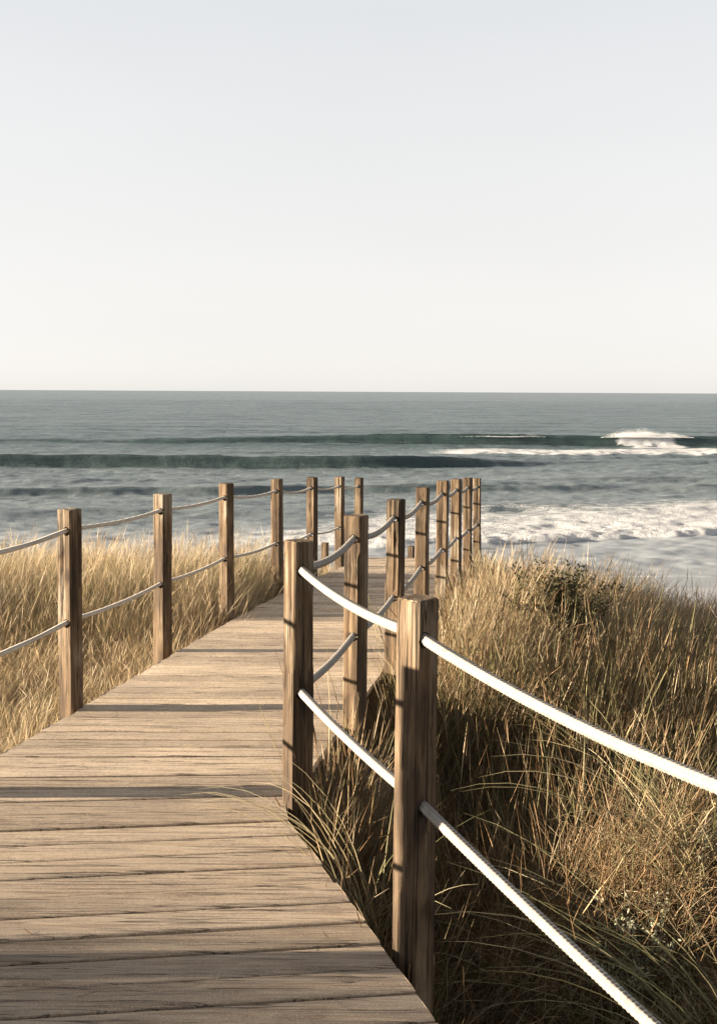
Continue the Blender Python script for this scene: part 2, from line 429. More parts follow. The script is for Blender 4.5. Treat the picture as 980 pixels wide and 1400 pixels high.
    foam = np.maximum(foam, ex * smooth(0, .5, t) * (1 - .35 * smooth(3, 10, t)) * (1 - .55 * smooth(9, 22, t)) * (1 - smooth(20, 34, t)))
    foam = np.maximum(foam, .30 * smooth(0, 20, Xs) * smooth(58, 62, Ys) * (1 - smooth(70, 82, Ys)))
    foam = np.maximum(foam, .30 * smooth(-12, 4, Xs) * smooth(47, 50, Ys) * (1 - smooth(52, 60, Ys)))
    foam = np.maximum(foam, .22 * smooth(-14, 12, Xs) * smooth(60, 63, Ys) * (1 - smooth(72, 88, Ys)))
    foam = np.maximum(foam, .20 * smooth(82, 86, Ys) * (1 - smooth(95, 104, Ys)) * smooth(8, 24, Xs))
    foam = np.maximum(foam, .6 * np.exp(-((Ys - 44.5 - .5 * fbm(Xs * .3, Xs * 0, 2)) / .35) ** 2))
    Zs *= smooth(42, 50, Ys) * .95 + .05
    shallow = (1 - smooth(50, 64, Ys + 2 * fbm(Xs * .2, Ys * .2, 3) - .25 * np.clip(Xs, 0, 30))) + .34 * (1 - smooth(70, 150, Ys))
    shallow = np.clip(shallow, 0, 1)
    n1, n2 = Xs.shape
    idx = np.arange(n1 * n2).reshape(n1, n2)
    F = np.stack([idx[:-1, :-1], idx[:-1, 1:], idx[1:, 1:], idx[1:, :-1]], -1).reshape(-1, 4)
    V = np.stack([Xs, Ys, Zs + SEA_Z], -1).reshape(-1, 3)
    o = np_mesh('water', V, F, M_SEA, smooth=True, attrs={'foam': foam.ravel(), 'shallow': shallow.ravel(), 'glassy_shade': glassy_shade[0].ravel()})
    tag(o, 'grey green sea with swell lines and surf', kind='structure')
build_sea()

def quads_cloud(P, size, rng):
    n = len(P)
    a = rng.normal(size=(n, 3)); a /= np.linalg.norm(a, axis=1)[:, None]
    b = np.cross(a, rng.normal(size=(n, 3))); b /= np.linalg.norm(b, axis=1)[:, None]
    c = np.cross(a, b)
    s = (size if hasattr(size, '__len__') else np.full(n, size))[:, None]
    # small tetrahedra: real droplets clumps, not cards
    v = np.stack([P + a * s, P - a * s * .4 + b * s * .9, P - a * s * .4 - b * s * .5 + c * s * .8, P - a * s * .4 - b * s * .5 - c * s * .8], 1).reshape(-1, 3)
    k = np.arange(n)[:, None] * 4
    F = np.concatenate([k + np.array([[0, 1, 2]]), k + np.array([[0, 2, 3]]), k + np.array([[0, 3, 1]]), k + np.array([[1, 3, 2]])])
    return v, F
def spray(xc, xw, n, hgt, label, yb=157.0):
    rng = np.random.default_rng(int(xc * 10))
    x = xc + xw * np.clip(rng.normal(-.1, .42, n) + .25 * (rng.random(n) < .3), -.99, .99)
    env = (1 - (np.abs(x - xc) / xw) ** 2.5) * (.55 + .45 * fbm(x * .22 + xc, x * 0, 2))
    hh = rng.gamma(1.1, .28, n) * hgt * env
    P = np.stack([x - hh * .5, yb + rng.normal(0, .6, n) + hh * 1.3, SEA_Z + 1.22 + hh], 1)
    V, F = quads_cloud(P, .014 + .022 * rng.random(n), rng)
    tag(np_mesh('wave_spray', V, F, M_SPRAY), label, 'spray', kind='stuff')
spray(22.0, 6.5, 7000, .42, 'thin white spray blowing off the unbroken crest of the outer wave')
spray(44.0, 7.0, 36000, 1.45, 'tall white spray above the breaking part of the outer wave')

# ------------------------------------------------------------------ boardwalk
def build_deck():
    root = empty('boardwalk', (0, 0, 0))
    tag(root, 'sand dusted weathered plank boardwalk turning right and sloping down to the beach', 'boardwalk')
    rng = random.Random(3)
    lines = []                                 # (y at path centre, slope of the board)
    y = -3.0
    while y < YEND - .05:
        s = .115 - .115 * float(smooth(3.6, 5.2, y)) - .07 * float(smooth(5.2, 9, y))
        lines.append((y, s))
        y += .131 + rng.uniform(-.005, .005)
    lines.append((YEND, -.07))
    V, F, B = [], [], []
    def cross(yc, s, edge):
        xc = .5 * (float(edge_l(yc)) + float(edge_r(yc)))
        yy = yc
        for _ in range(12):
            yy = yc + s * (float(edge(yy)) - xc)
        return float(edge(yy)), yy
    N = 14
    for (y0, s0), (y1, s1) in zip(lines[:-1], lines[1:]):
        gap = rng.uniform(.004, .0105)
        l0 = cross(y0, s0, edge_l); r0 = cross(y0, s0, edge_r)
        l1 = cross(y1, s1, edge_l); r1 = cross(y1, s1, edge_r)
        jl, jr = rng.uniform(-.008, .008), rng.uniform(-.006, .006)
        dz = rng.uniform(-.003, .003); tw = rng.uniform(-.002, .002); bow = rng.uniform(-.004, .002)
        cup = rng.uniform(.0, .0022)
        rnd = rng.random(); base = len(V)
        ph = rng.uniform(0, 50)
        prof = [(0, -.030), (0, -.004), (.03, -.001), (.12, 0), (.5, -1), (.88, 0), (.97, -.001), (1, -.004), (1, -.030)]
        for i in range(N + 1):
            u = i / N
            xa = l0[0] + jl + (r0[0] + jr - l0[0] - jl) * u; ya = l0[1] + (r0[1] - l0[1]) * u
            xb = l1[0] + jl + (r1[0] + jr - l1[0] - jl) * u; yb = l1[1] + (r1[1] - l1[1]) * u
            wv = .0018 * noise.noise(Vector((u * 6, ph, 0))); wv2 = .0018 * noise.noise(Vector((u * 6, ph + 9, 0)))
            for (k, zz) in prof:
                if zz == -1: zz = -cup
                f = (gap / 2 + wv) / .131 + k * (1 - (gap + wv + wv2) / .131)
                px = xa + (xb - xa) * f; py = ya + (yb - ya) * f
                V.append((px, py, float(deck_z(ya + (yb - ya) * .5)) + float(deck_z(py) - deck_z(ya + (yb - ya) * .5)) + zz + dz + tw * (k * 2 - 1) + bow * (1 - (2 * u - 1) ** 2)))
                B.append(rnd)
        m = len(prof)
        for i in range(N):
            for k in range(m - 1):
                a = base + i * m + k
                F.append((a, a + m, a + m + 1, a + 1))
            a = base + i * m
            F.append((a + m - 1, a + 2 * m - 1, a + m, a))
        # board ends
        for i, flip in ((0, False), (N, True)):
            q = [base + i * m + k for k in range(m)]
            for k in range(0, 4):
                f = (q[k], q[k + 1], q[m - 2 - k], q[m - 1 - k])
                if len(set(f)) == 4: F.append(f[::-1] if flip else f)
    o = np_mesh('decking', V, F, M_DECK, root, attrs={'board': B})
    # side beams and joists
    def beam(name, pts, w, h, drop):
        bm = bmesh.new(); rows = []
        for i, (x, y) in enumerate(pts):
            a = Vector(pts[max(0, i - 1)]); b = Vector(pts[min(len(pts) - 1, i + 1)])
            d = (b - a).normalized(); n = Vector((d.y, -d.x)) * w / 2
            z = float(deck_z(y)) - drop
            rows.append([bm.verts.new((x + n.x, y + n.y, z)), bm.verts.new((x - n.x, y - n.y, z)),
                         bm.verts.new((x - n.x, y - n.y, z - h)), bm.verts.new((x + n.x, y + n.y, z - h))])
        for a, b in zip(rows[:-1], rows[1:]):
            for k in range(4): bm.faces.new((a[k], a[(k + 1) % 4], b[(k + 1) % 4], b[k]))
        bm.faces.new(rows[0][::-1]); bm.faces.new(rows[-1])
        bmesh.ops.recalc_face_normals(bm, faces=bm.faces)
        me = bpy.data.meshes.new(name); bm.to_mesh(me); bm.free(); me.materials.append(M_BEAM)
        b = bpy.data.objects.new(name, me); COL.objects.link(b); b.parent = root
    for edge, sg in ((edge_r, -1), (edge_l, 1)):
        k = 4.12 if sg < 0 else 4.27
        yy = [-3, 0, 2, 3, k, 5.6, 7, 8.2, 9.5, 11, 12.6, YEND - .05]
        beam('side_beam', [(float(edge(v)) + sg * .10, v) for v in yy], .06, .16, .034)
    return root
DECK = build_deck()

# steps going down to the beach beyond the end of the deck
def box_bm(bm, x0, x1, y0, y1, z0, z1, bev=.006):
    r = bmesh.ops.create_cube(bm, size=1)
    for v in r['verts']:
        v.co = Vector(((x0 + x1) / 2 + v.co.x * (x1 - x0), (y0 + y1) / 2 + v.co.y * (y1 - y0), (z0 + z1) / 2 + v.co.z * (z1 - z0)))
    if bev:
        es = {e for v in r['verts'] for e in v.link_edges}
        bmesh.ops.bevel(bm, geom=list(es), offset=bev, segments=1, affect='EDGES')
def bm_obj(name, bm, mat, parent=None, smooth_=False):
    me = bpy.data.meshes.new(name); bm.to_mesh(me); bm.free(); me.materials.append(mat)
    for p in me.polygons: p.use_smooth = smooth_
    o = bpy.data.objects.new(name, me); COL.objects.link(o)
    if parent: o.parent = parent
    return o
st = empty('wooden_stairs', (.85, YEND, -.59))
tag(st, 'wooden steps dropping out of sight past the far end of the boardwalk', 'stairs')
for i in range(14):
    bm = bmesh.new()
    y0 = YEND + .03 + i * .30; z = -.59 - (i + 1) * .17
    box_bm(bm, .10 - .85, 1.60 - .85, y0 - YEND, y0 + .29 - YEND, z + .59 - .04, z + .59)
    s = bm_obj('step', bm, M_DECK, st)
    a = s.data.attributes.new('board', 'FLOAT', 'POINT')
    a.data.foreach_set('value', np.full(len(s.data.vertices), random.random(), dtype=np.float32))
for xx in (.12, 1.54):
    bm = bmesh.new()
    L = 14 * .30
    vs = [bm.verts.new(p) for p in [(xx - .85, .0, -.22), (xx - .85 + .05, .0, -.22), (xx - .85 + .05, L, -.22 - 2.38), (xx - .85, L, -.22 - 2.38)]]
    vs2 = [bm.verts.new(v.co + Vector((0, 0, -.25))) for v in vs]
    bm.faces.new(vs); bm.faces.new(vs2[::-1])
    for k in range(4): bm.faces.new((vs[k], vs2[k], vs2[(k + 1) % 4], vs[(k + 1) % 4]))
    bmesh.ops.recalc_face_normals(bm, faces=bm.faces)
    bm_obj('stringer', bm, M_BEAM, st)

# ------------------------------------------------------------------ posts
def wood_box(name, side, height, below, seed, mat, nh=60):
    """square post, rounded arrises, split and worn surface; origin at deck level"""
    rng = random.Random(seed)
    k = 6                                   # points per face
    c = side / 2; ch = .0065
    ring = []
    for s in range(4):
        a = s * math.pi / 2
        for i in range(k):
            u = -c + ch + (2 * c - 2 * ch) * i / (k - 1)
            p = Vector((u, -c)); ring.append(Vector((p.x * math.cos(a) - p.y * math.sin(a), p.x * math.sin(a) + p.y * math.cos(a))))
    m = len(ring)
    zs = [-below + (height + below - .006) * i / nh for i in range(nh + 1)] + [height]
    splits = [(rng.uniform(0, m), rng.uniform(.2, 1.0) * height, rng.uniform(.15, .5), rng.uniform(.003, .007)) for _ in range(12)]
    V, F = [], []
    for j, z in enumerate(zs):
        for i, p in enumerate(ring):
            q = p.copy()
            n = q.normalized()
            d = .0022 * noise.noise(Vector((i * .9 + seed * 7, z * 1.6, seed))) + .0012 * noise.noise(Vector((i * 2.3, z * 9, seed + 4)))
            for (si, sz, sl, dep) in splits:
                dd = abs((i - si + m / 2) % m - m / 2)
                if dd < .7 and abs(z - sz) < sl: d -= dep * (1 - dd / .7)
            q += n * d
            if j == len(zs) - 1: q *= .91
            q += Vector((.0025 * noise.noise(Vector((z * 1.5, seed, 0))), .0025 * noise.noise(Vector((z * 1.5, seed, 7)))))
            zz = z + (.004 * noise.noise(Vector((q.x * 40, q.y * 40, seed))) if j >= len(zs) - 2 else 0)
            V.append((q.x, q.y, zz))
    n = len(zs)
    for j in range(n - 1):
        for i in range(m):
            F.append((j * m + i, j * m + (i + 1) % m, (j + 1) * m + (i + 1) % m, (j + 1) * m + i))
    me = bpy.data.meshes.new(name)
    F.append(tuple(range(m))[::-1])
    F.append(tuple((n - 1) * m + i for i in range(m)))
    me.from_pydata(V, [], F); me.materials.append(mat); me.validate()
    return me

def post(p, seed, prev, nxt, label, group, below=.42, side=.096):
    x, y, yaw, h = p[:4]
    z = float(deck_z(y))
    me = wood_box('wooden_post', side, h, below, seed, M_POST)
    o = bpy.data.objects.new('wooden_post', me); COL.objects.link(o)
    rr = random.Random(seed)
    rot = Matrix.Rotation(R(-yaw), 4, 'Z')
    lean = Matrix.Rotation(R(LEAN.get(seed, rr.uniform(-.5, .5))), 4, 'Y') @ Matrix.Rotation(R(rr.uniform(-.2, .2)), 4, 'X')
    o.matrix_world = Matrix.Translation((x, y, z)) @ lean @ rot
    tag(o, label, 'post', group)
    # drilled rope holes, along the ropes that pass through
    inv = o.matrix_world.inverted()
    cutters = []
    for hi in (0, 1):
        hd = drop_of(p, hi); cz = z + h - hd
        for q in (prev, nxt):
            if q is None: continue
            c = Vector((x, y, cz)); e = Vector((q[0], q[1], top_z(q) - drop_of(q, hi) - .10))
            d = (e - c).normalized()
            bm = bmesh.new()
            mt = inv @ Matrix.Translation(c + d * .055) @ d.to_track_quat('Z', 'Y').to_matrix().to_4x4()
            bmesh.ops.create_cone(bm, cap_ends=True, segments=20, radius1=.0245, radius2=.0245, depth=.15, matrix=mt)
            mc = bpy.data.meshes.new('cut'); bm.to_mesh(mc); bm.free()
            co = bpy.data.objects.new('cut', mc); COL.objects.link(co); co.matrix_world = o.matrix_world
            md = o.modifiers.new('b', 'BOOLEAN'); md.operation = 'DIFFERENCE'; md.object = co; md.solver = 'EXACT'
            cutters.append(co)
    if cutters:
        bpy.context.view_layer.update()
        dg = bpy.context.evaluated_depsgraph_get()
        nm = bpy.data.meshes.new_from_object(o.evaluated_get(dg))
        if len(nm.polygons) > 200:
            o.modifiers.clear(); o.data = nm; nm.name = 'wooden_post'
            if not nm.materials: nm.materials.append(M_POST)
        else:
            o.modifiers.clear()
        for co in cutters: bpy.data.objects.remove(co)
    for pl in o.data.polygons: pl.use_smooth = False
    return o

LEAN = {101: .35, 102: .25, 103: .2, 201: 0}
GR, GL = 'posts along the right side of the boardwalk', 'posts along the left side of the boardwalk'
RL = ['post outside the frame carrying the near end of the thick white ropes',
      'largest nearest post with dark split faces, thick rope leaving it toward the viewer',
      'second nearest right post at the inner corner of the boardwalk, knotty dark grain',
      'third nearest right post, just beyond the corner post, top against the sea',
      'fourth right post, overlapped at its foot by the top of the nearest post',
      'fifth right post, slimmer, just left of where the right grass begins',
      'sixth right post, tallest looking of the close set far group, grass hiding its foot',
      'seventh right post, between the sixth and eighth, foot buried in grass on the mound',
      'eighth right post, second from the far end of the right row',
      'last right post at the far end, thinnest and rightmost against the surf']
LL = ['left post behind the viewer beside the near boards',
      'left post just outside the frame opposite the nearest right post',
      'left post at the outer corner of the boardwalk, outside the frame',
      'nearest left post in view, leftmost of all, with a dark shaded right face',
      'second left post in view, pale top and a stained foot beside the deck edge',
      'third left post in view, halfway along the left rope',
      'fourth left post in view, standing where the boards turn grey',
      'fifth left post in view, seen above the second nearest right post',
      'sixth left post in view, beside the short stub of a stair post',
      'last and slimmest left post, far end of the deck, seen above the corner post']
def row(P, labels, group, seed):
    for i, p in enumerate(P):
        post(p, seed + i, P[i - 1] if i else None, P[i + 1] if i < len(P) - 1 else None, labels[i], group)
row(RIGHT, RL, GR, 100)
row(LEFT, LL, GL, 200)
# lower posts of the stairs: only the tops show above the end of the deck
for i, (x, y, tz, lb) in enumerate([(-.545, 17.0, CAM_Z - 2.52, 'short stair post stub showing past the deck end behind the sixth left post'),
                                    (.895, 17.2, CAM_Z - 2.60, 'short stair post stub showing past the deck end between two right posts')]):
    me = wood_box('stair_post', .10, 1.1, .3, 300 + i, M_POST, 40)
    o = bpy.data.objects.new('stair_post', me); COL.objects.link(o)
    o.location = (x, y, tz - 1.1); o.rotation_euler = (0, 0, R(-25))
    tag(o, lb, 'post', 'posts of the stairs beyond the deck')

# ------------------------------------------------------------------ ropes
def rope(P, sags, hi, r, label, group, mat, near):
    pts = []
    for i in range(len(P) - 1):
        a, b = P[i], P[i + 1]
        A = Vector((a[0], a[1], top_z(a) - drop_of(a, hi))); Bv = Vector((b[0], b[1], top_z(b) - drop_of(b, hi)))
        fine = near and i < 2
        n = 320 if fine else (110 if near and i < 4 else 50)
        for k in range(n):
            u = k / n
            s = sags[i][hi]
            q = A.lerp(Bv, u); q.z -= s * 4 * u * (1 - u) - .006
            pts.append(q)
    pts.append(Bv.copy())
    # knot the two ends down by running them a little past the last posts
    P3 = np.array([tuple(p) for p in pts])
    for _ in range(2): P3[1:-1] = P3[1:-1] * .5 + (P3[:-2] + P3[2:]) * .25
    T = np.gradient(P3, axis=0); T /= np.linalg.norm(T, axis=1)[:, None]
    S = np.cross(T, np.array([0, 0, 1.0])); S /= np.linalg.norm(S, axis=1)[:, None]
    Un = np.cross(S, T)
    arc = np.concatenate([[0], np.cumsum(np.linalg.norm(np.diff(P3, axis=0), axis=1))])
    m = 24 if near else 12
    th = np.arange(m) / m * 2 * math.pi
    A2, T2 = np.meshgrid(arc, th, indexing='ij')
    k = 2 * math.pi / .026
    br = np.cos(3 * T2 + A2 * k) * np.cos(3 * T2 - A2 * k)
    br = .5 + .5 * br
    rr = r * (1 + .17 * (br - .5) * 2)
    V = P3[:, None, :] + (np.cos(T2)[..., None] * S[:, None, :] + np.sin(T2)[..., None] * Un[:, None, :]) * rr[..., None]
    n = len(P3); V = V.reshape(-1, 3)
    idx = np.arange(n * m).reshape(n, m); nx_ = np.roll(idx, -1, axis=1)
    F = np.stack([idx[:-1], nx_[:-1], nx_[1:], idx[1:]], -1).reshape(-1, 4)
    o = np_mesh('rope', V, F, mat, smooth=True, attrs={'braid': br.ravel()})
    tag(o, label, 'rope', group)
rope(RIGHT, SAG_R, 0, .0155, 'upper white braided rope of the right posts, thick near the viewer', 'ropes of the boardwalk fences', M_ROPE, True)
rope(RIGHT, SAG_R, 1, .0155, 'lower white braided rope of the right posts, dropping steeply past the nearest post', 'ropes of the boardwalk fences', M_ROPE, True)
rope(LEFT, SAG_L, 0, .0115, 'upper greyed rope of the left fence, running near the tops of the left posts', 'ropes of the boardwalk fences', M_ROPE2, False)
rope(LEFT, SAG_L, 1, .0115, 'lower greyed rope of the left fence, crossing in front of the golden grass', 'ropes of the boardwalk fences', M_ROPE2, False)

# ------------------------------------------------------------------ grass
STRAW = [(.38, .285, .17), (.44, .345, .225), (.33, .245, .145), (.46, .38, .265), (.32, .26, .155)]
OLIVE = [(.14, .13, .058), (.19, .17, .08), (.11, .105, .05), (.23, .20, .095)]
BROWN = [(.20, .13, .07), (.15, .10, .055), (.26, .17, .09)]
def pal(n, w, rng):
    P = np.array(STRAW + OLIVE + BROWN)
    pr = np.concatenate([np.full(5, w[0] / 5), np.full(4, w[1] / 4), np.full(3, w[2] / 3)]); pr /= pr.sum()
    c = P[rng.choice(len(P), n, p=pr)] * rng.uniform(.8, 1.2, (n, 1))
    return c
def blades(base, L, az, tilt, bend, width, tint, rng, segs=5, head=None, curl=None, tube=False):
    """arrays of n blades -> V, F, colours"""
    n = len(base)
    t = np.linspace(0, 1, segs + 1)
    ang = tilt[:, None] + bend[:, None] * (t[None, :-1] + .5 / segs) ** 1.3
    if curl is None: curl = rng.normal(0, .35, n)
    a = az[:, None] + curl[:, None] * t[None, :-1]
    dl = (L / segs)[:, None]
    hx = np.cumsum(np.sin(ang) * np.cos(a) * dl, 1); hy = np.cumsum(np.sin(ang) * np.sin(a) * dl, 1); hz = np.cumsum(np.cos(ang) * dl, 1)
    zero = np.zeros((n, 1))
    P = np.stack([np.concatenate([zero, hx], 1), np.concatenate([zero, hy], 1), np.concatenate([zero, hz], 1)], -1) + base[:, None, :]
    tw = az + rng.normal(1.57, .6, n)
    W = np.stack([np.cos(tw), np.sin(tw), rng.normal(0, .25, n)], -1)[:, None, :]
    prof = np.interp(t, [0, .5, .85, 1], [.9, 1, .6, .12])[None, :] * np.ones((n, 1))
    if head is not None:
        ph = np.interp(t, [0, .72, .8, .93, 1], [.55, .5, 2.0, 1.5, .2])[None, :]
        prof = np.where(head[:, None], ph, prof)
    w = (width[:, None] * prof)[..., None] * .5
    if tube:
        T = np.gradient(P, axis=1); T /= np.linalg.norm(T, axis=2, keepdims=True) + 1e-9
        Wn = W - (W * T).sum(-1, keepdims=True) * T; Wn /= np.linalg.norm(Wn, axis=2, keepdims=True) + 1e-9
        Nn = np.cross(T, Wn)
        V = np.stack([P + Wn * w, P - Wn * w * .5 + Nn * w * .75, P - Wn * w * .5 - Nn * w * .75], 2).reshape(-1, 3)
        k = np.arange(n)[:, None, None] * (3 * (segs + 1)) + np.arange(segs)[None, :, None] * 3
        j = np.arange(3)[None, None, :]; j2 = (j + 1) % 3
        F = np.stack([k + j, k + j2, k + j2 + 3, k + j + 3], -1).reshape(-1, 4)
        return V, F, np.repeat(tint, 3 * (segs + 1), 0)
    V = np.stack([P - W * w, P + W * w], 2).reshape(-1, 3)
    k = np.arange(n)[:, None] * (2 * (segs + 1)) + np.arange(segs)[None, :] * 2
    F = np.stack([k, k + 1, k + 3, k + 2], -1).reshape(-1, 4)
    C = np.repeat(tint, 2 * (segs + 1), 0)
    return V, F, C
def join(parts):
    Vs, Fs, Cs, o = [], [], [], 0
    for V, F, C in parts:
        Vs.append(V); Fs.append(F + o); Cs.append(C); o += len(V)
    return np.concatenate(Vs), np.concatenate(Fs), np.concatenate(Cs)
def on_deck(x, y, m=.03):
    return (y < YEND + 4) & (x > edge_l(np.minimum(y, YEND)) - m) & (x < edge_r(np.minimum(y, YEND)) + m)

BUSHES = [(1.42, 7.2), (2.16, 7.65), (2.52, 7.45)]
def field(box, ntuft, per, hgt, w, seed, spread=.10, lean=(.25, 0.), heads=.06, dense=None, bendy=(.5, .5), hfun=None, segs=5, tsd=.28, cull=True, tube=False, tone=1.0, wk=1.0, csd=.35):
    rng = np.random.default_rng(seed)
    x = rng.uniform(box[0], box[1], ntuft); y = rng.uniform(box[2], box[3], ntuft)
    keep = ~on_deck(x, y, .05)
    # only what the view (or one a step aside) can see
    if cull: keep &= (x > -.42 * y - 1.6) & (x < .42 * y + 1.6)
    if dense is not None: keep &= rng.random(ntuft) < dense(x, y)
    for (bx_, by_) in BUSHES: keep &= np.hypot(x - bx_, (y - by_ + .12) * .7) > .20
    x, y = x[keep], y[keep]
    n0 = len(x)
    th = rng.uniform(.75, 1.25, n0)
    taz = rng.uniform(0, 6.283, n0)
    tmix = np.clip(.5 + .9 * fbm(x * .9 + 40, y * .9, 3), 0, 1)          # patches of greener and browner growth
    cnt = rng.poisson(per, n0); ti = np.repeat(np.arange(n0), cnt); n = len(ti)
    r = np.abs(rng.normal(0, spread, n)); a = rng.uniform(0, 6.283, n)
    bx = x[ti] + r * np.cos(a); by = y[ti] + r * np.sin(a)
    ok = ~on_deck(bx, by, -.005)
    ti, bx, by, a, r = ti[ok], bx[ok], by[ok], a[ok], r[ok]; n = len(ti)
    bz = ground_z(bx, by) - .02
    hh = hfun(bx, by) if hfun is not None else 1.0
    L = hgt * th[ti] * rng.uniform(.45, 1.15, n) * hh
    az = a + rng.normal(0, .7, n)
    # vector sum of outward lean and prevailing lean
    ox = np.cos(az) * (.10 + 1.5 * r) + lean[0] + .12 * np.cos(taz[ti]); oy = np.sin(az) * (.10 + 1.5 * r) + lean[1] + .12 * np.sin(taz[ti])
    az = np.arctan2(oy, ox); tilt = np.hypot(ox, oy) + np.abs(rng.normal(0, tsd * .5, n))
    bend = np.abs(rng.normal(bendy[0], bendy[1], n))
    wd = rng.uniform(.0015, .0033, n) * (1 + .07 * np.maximum(by - 3, 0))
    ws, wo, wb = w
    g = tmix[ti][:, None]
    c1 = pal(n, (ws, wo * .4, wb), rng); c2 = pal(n, (ws * .5, wo * 1.6, wb), rng)
    tint = np.where(rng.random((n, 1)) < g, c1, c2)
    bp = smooth(.25, .75, fbm(x * 1.1 + 70, y * 1.1 + 20, 3))[ti][:, None] * (wb > .3)
    tint = np.where(rng.random((n, 1)) < .8 * bp, np.array(BROWN)[rng.integers(0, 3, n)] * np.array([[1.0, .98, .95]]), tint)
    tint = tint * tone; wd = wd * wk
    hd = rng.random(n) < heads
    L = np.where(hd, L * 1.25, L); bend = np.where(hd, bend * .4, bend); tilt = np.where(hd, tilt * .6, tilt)
    return blades(np.stack([bx, by, bz], -1), L, az, tilt, bend, wd, tint, rng, segs, hd, curl=rng.normal(0, csd, n), tube=tube)

def low_left(x, y):       # keeps the sun on the near boards
    return .52 + .48 * smooth(7.0, 9.6, y)
parts = [
    field((-5.2, -1.0, 3.6, 9), 4300, 40, .44, (1.3, .14, .12), 1, tone=1.25, wk=.62, lean=(.13, .02), hfun=low_left, heads=.10, bendy=(.6, .8), tsd=.9),
    field((-7.5, .2, 8.3, 11.6), 5200, 40, .44, (1.3, .16, .10), 2, tone=1.28, wk=.55, lean=(.13, 0), heads=.12, bendy=(.6, .8), tsd=.9),
    field((-.6, .3, 11, 14), 260, 20, .30, (1, .6, .1), 9, lean=(.1, 0)),
]
V, F, C = join(parts)
tag(np_mesh('dune_grass', V, F, M_GRASS, colors={'tint': C}), 'golden dry dune grass left of the boardwalk', 'grass', kind='stuff')
def hr(x, y):
    return .8 + .2 * smooth(4, 7, y)
clump = lambda lo, hi: (lambda x, y: smooth(lo, hi, fbm(x * 1.6 + 9, y * 1.6 + 2, 3)))
parts = [
    # the mound
    field((-.1, 4.8, 6.0, 10.0), 7600, 34, .44, (1.1, .16, .50), 3, wk=.66, tone=1.12, lean=(.13, .0), heads=.12, bendy=(.5, .7), tsd=.9,
          hfun=lambda x, y: .75 + .35 * smooth(-.6, .7, fbm(x * 1.5, y * 1.5, 3))),
    field((.2, 2.6, 9.6, 13.6), 1500, 20, .40, (1, .4, .25), 4, lean=(.15, 0)),
    # hollow beside the deck
    field((-.4, 3.4, 3.4, 6.3), 1500, 22, .50, (.9, .45, .55), 5, lean=(.12, -.05), heads=.18, bendy=(.3, .35), dense=clump(-.7, .5), tsd=.6, tube=True, tone=1.2, csd=.6),
    field((-.2, 3.2, 4.3, 6.6), 1300, 16, .60, (1, .5, .5), 15, lean=(.1, -.05), heads=.3, bendy=(.2, .3), dense=clump(-.3, .6), tube=True, tone=1.25),
    field((.15, 2.6, 1.7, 3.6), 620, 20, .34, (.35, .6, .5), 6, lean=(.05, -.05), heads=.1, tsd=.6, tube=True),
    # matted dead grass on the right hand hump
    field((.55, 2.4, 3.1, 5.2), 1700, 30, .36, (1.4, .10, .22), 7, lean=(.15, -.25), bendy=(1.4, .8), heads=.0, tsd=1.6, tube=True, tone=1.5, csd=1.0),
]
V, F, C = join(parts)
tag(np_mesh('dune_grass', V, F, M_GRASS, smooth=True, colors={'tint': C}), 'brown and olive dune grass on the hollow and mound right of the boardwalk', 'grass', kind='stuff')
# unseen growth added off to the left to shade the nearest boards
V, F, C = join([field((-8.6, -4.4, .2, 3.0), 1500, 22, .46, (1, .5, .2), 8, lean=(.1, 0), cull=False), field((-8, -4.2, 3.0, 4.0), 260, 12, .62, (1, .5, .2), 18, lean=(.1, 0), cull=False), field((-4.4, -1.3, .6, 3.4), 700, 16, .34, (1, .5, .2), 19, lean=(.1, 0), cull=False)])
tag(np_mesh('dune_grass', V, F, M_GRASS, colors={'tint': C}), 'unseen dune grass added left of the frame to shade the nearest boards', 'grass', kind='stuff')

# ------------------------------------------------------------------ single plants
def tuft(name, loc, n, L, w, az, azs, tilt, bend, seed, label, cols, group=None, rad=.05, segs=10, wd=(.003, .0048)):
    rng = np.random.default_rng(seed)
    x, y = loc[:2]; z = loc[2] if len(loc) > 2 else float(ground_z(x, y)) - .02
    b = np.stack([rng.normal(0, rad, n), rng.normal(0, rad, n), np.zeros(n)], -1)
    az_ = R(az) + rng.normal(0, R(azs), n)
    c = np.array(cols)[rng.integers(0, len(cols), n)] * rng.uniform(.8, 1.2, (n, 1))
    V, F, C = blades(b, L * rng.uniform(.6, 1.1, n), az_, rng.normal(tilt, .12, n), rng.normal(bend, .3, n), rng.uniform(*wd, n), c, rng, segs, curl=rng.normal(0, .2, n), tube=True)
    o = np_mesh(name, V, F, M_GRASS, smooth=True, colors={'tint': C}); o.location = (x, y, z)
    tag(o, label, 'plant', group)
PALE = [(.58, .50, .32), (.52, .43, .26), (.46, .40, .23)]
GREENY = [(.28, .27, .14), (.36, .33, .18), (.22, .21, .10), (.46, .40, .25)]
tuft('grass_tuft', (.06, 3.66), 16, 1.12, 0, 160, 10, .02, 1.75, 21, 'pale grass tuft arching over the deck edge beside the corner post', PALE, rad=.02)
tuft('grass_tuft', (.02, 3.56), 9, .78, 0, 20, 60, .25, 1.1, 22, 'loose green tuft between the corner post and the nearest post', GREENY, rad=.04)
tuft('grass_tuft', (1.30, 3.15), 50, 1.40, 0, 172, 26, .30, 1.25, 23, 'long green marram tuft arching leftward behind the thick lower rope', GREENY)
tuft('grass_tuft', (1.28, 3.72), 40, 1.05, 0, 165, 50, .30, 1.3, 24, 'straw coloured marram tuft with arched blades between the two thick ropes', PALE + GREENY)
tuft('grass_tuft', (1.35, 5.6), 26, .95, 0, 178, 26, .25, 1.1, 25, 'tuft of long pale curved blades standing out on the middle of the right slope', PALE)
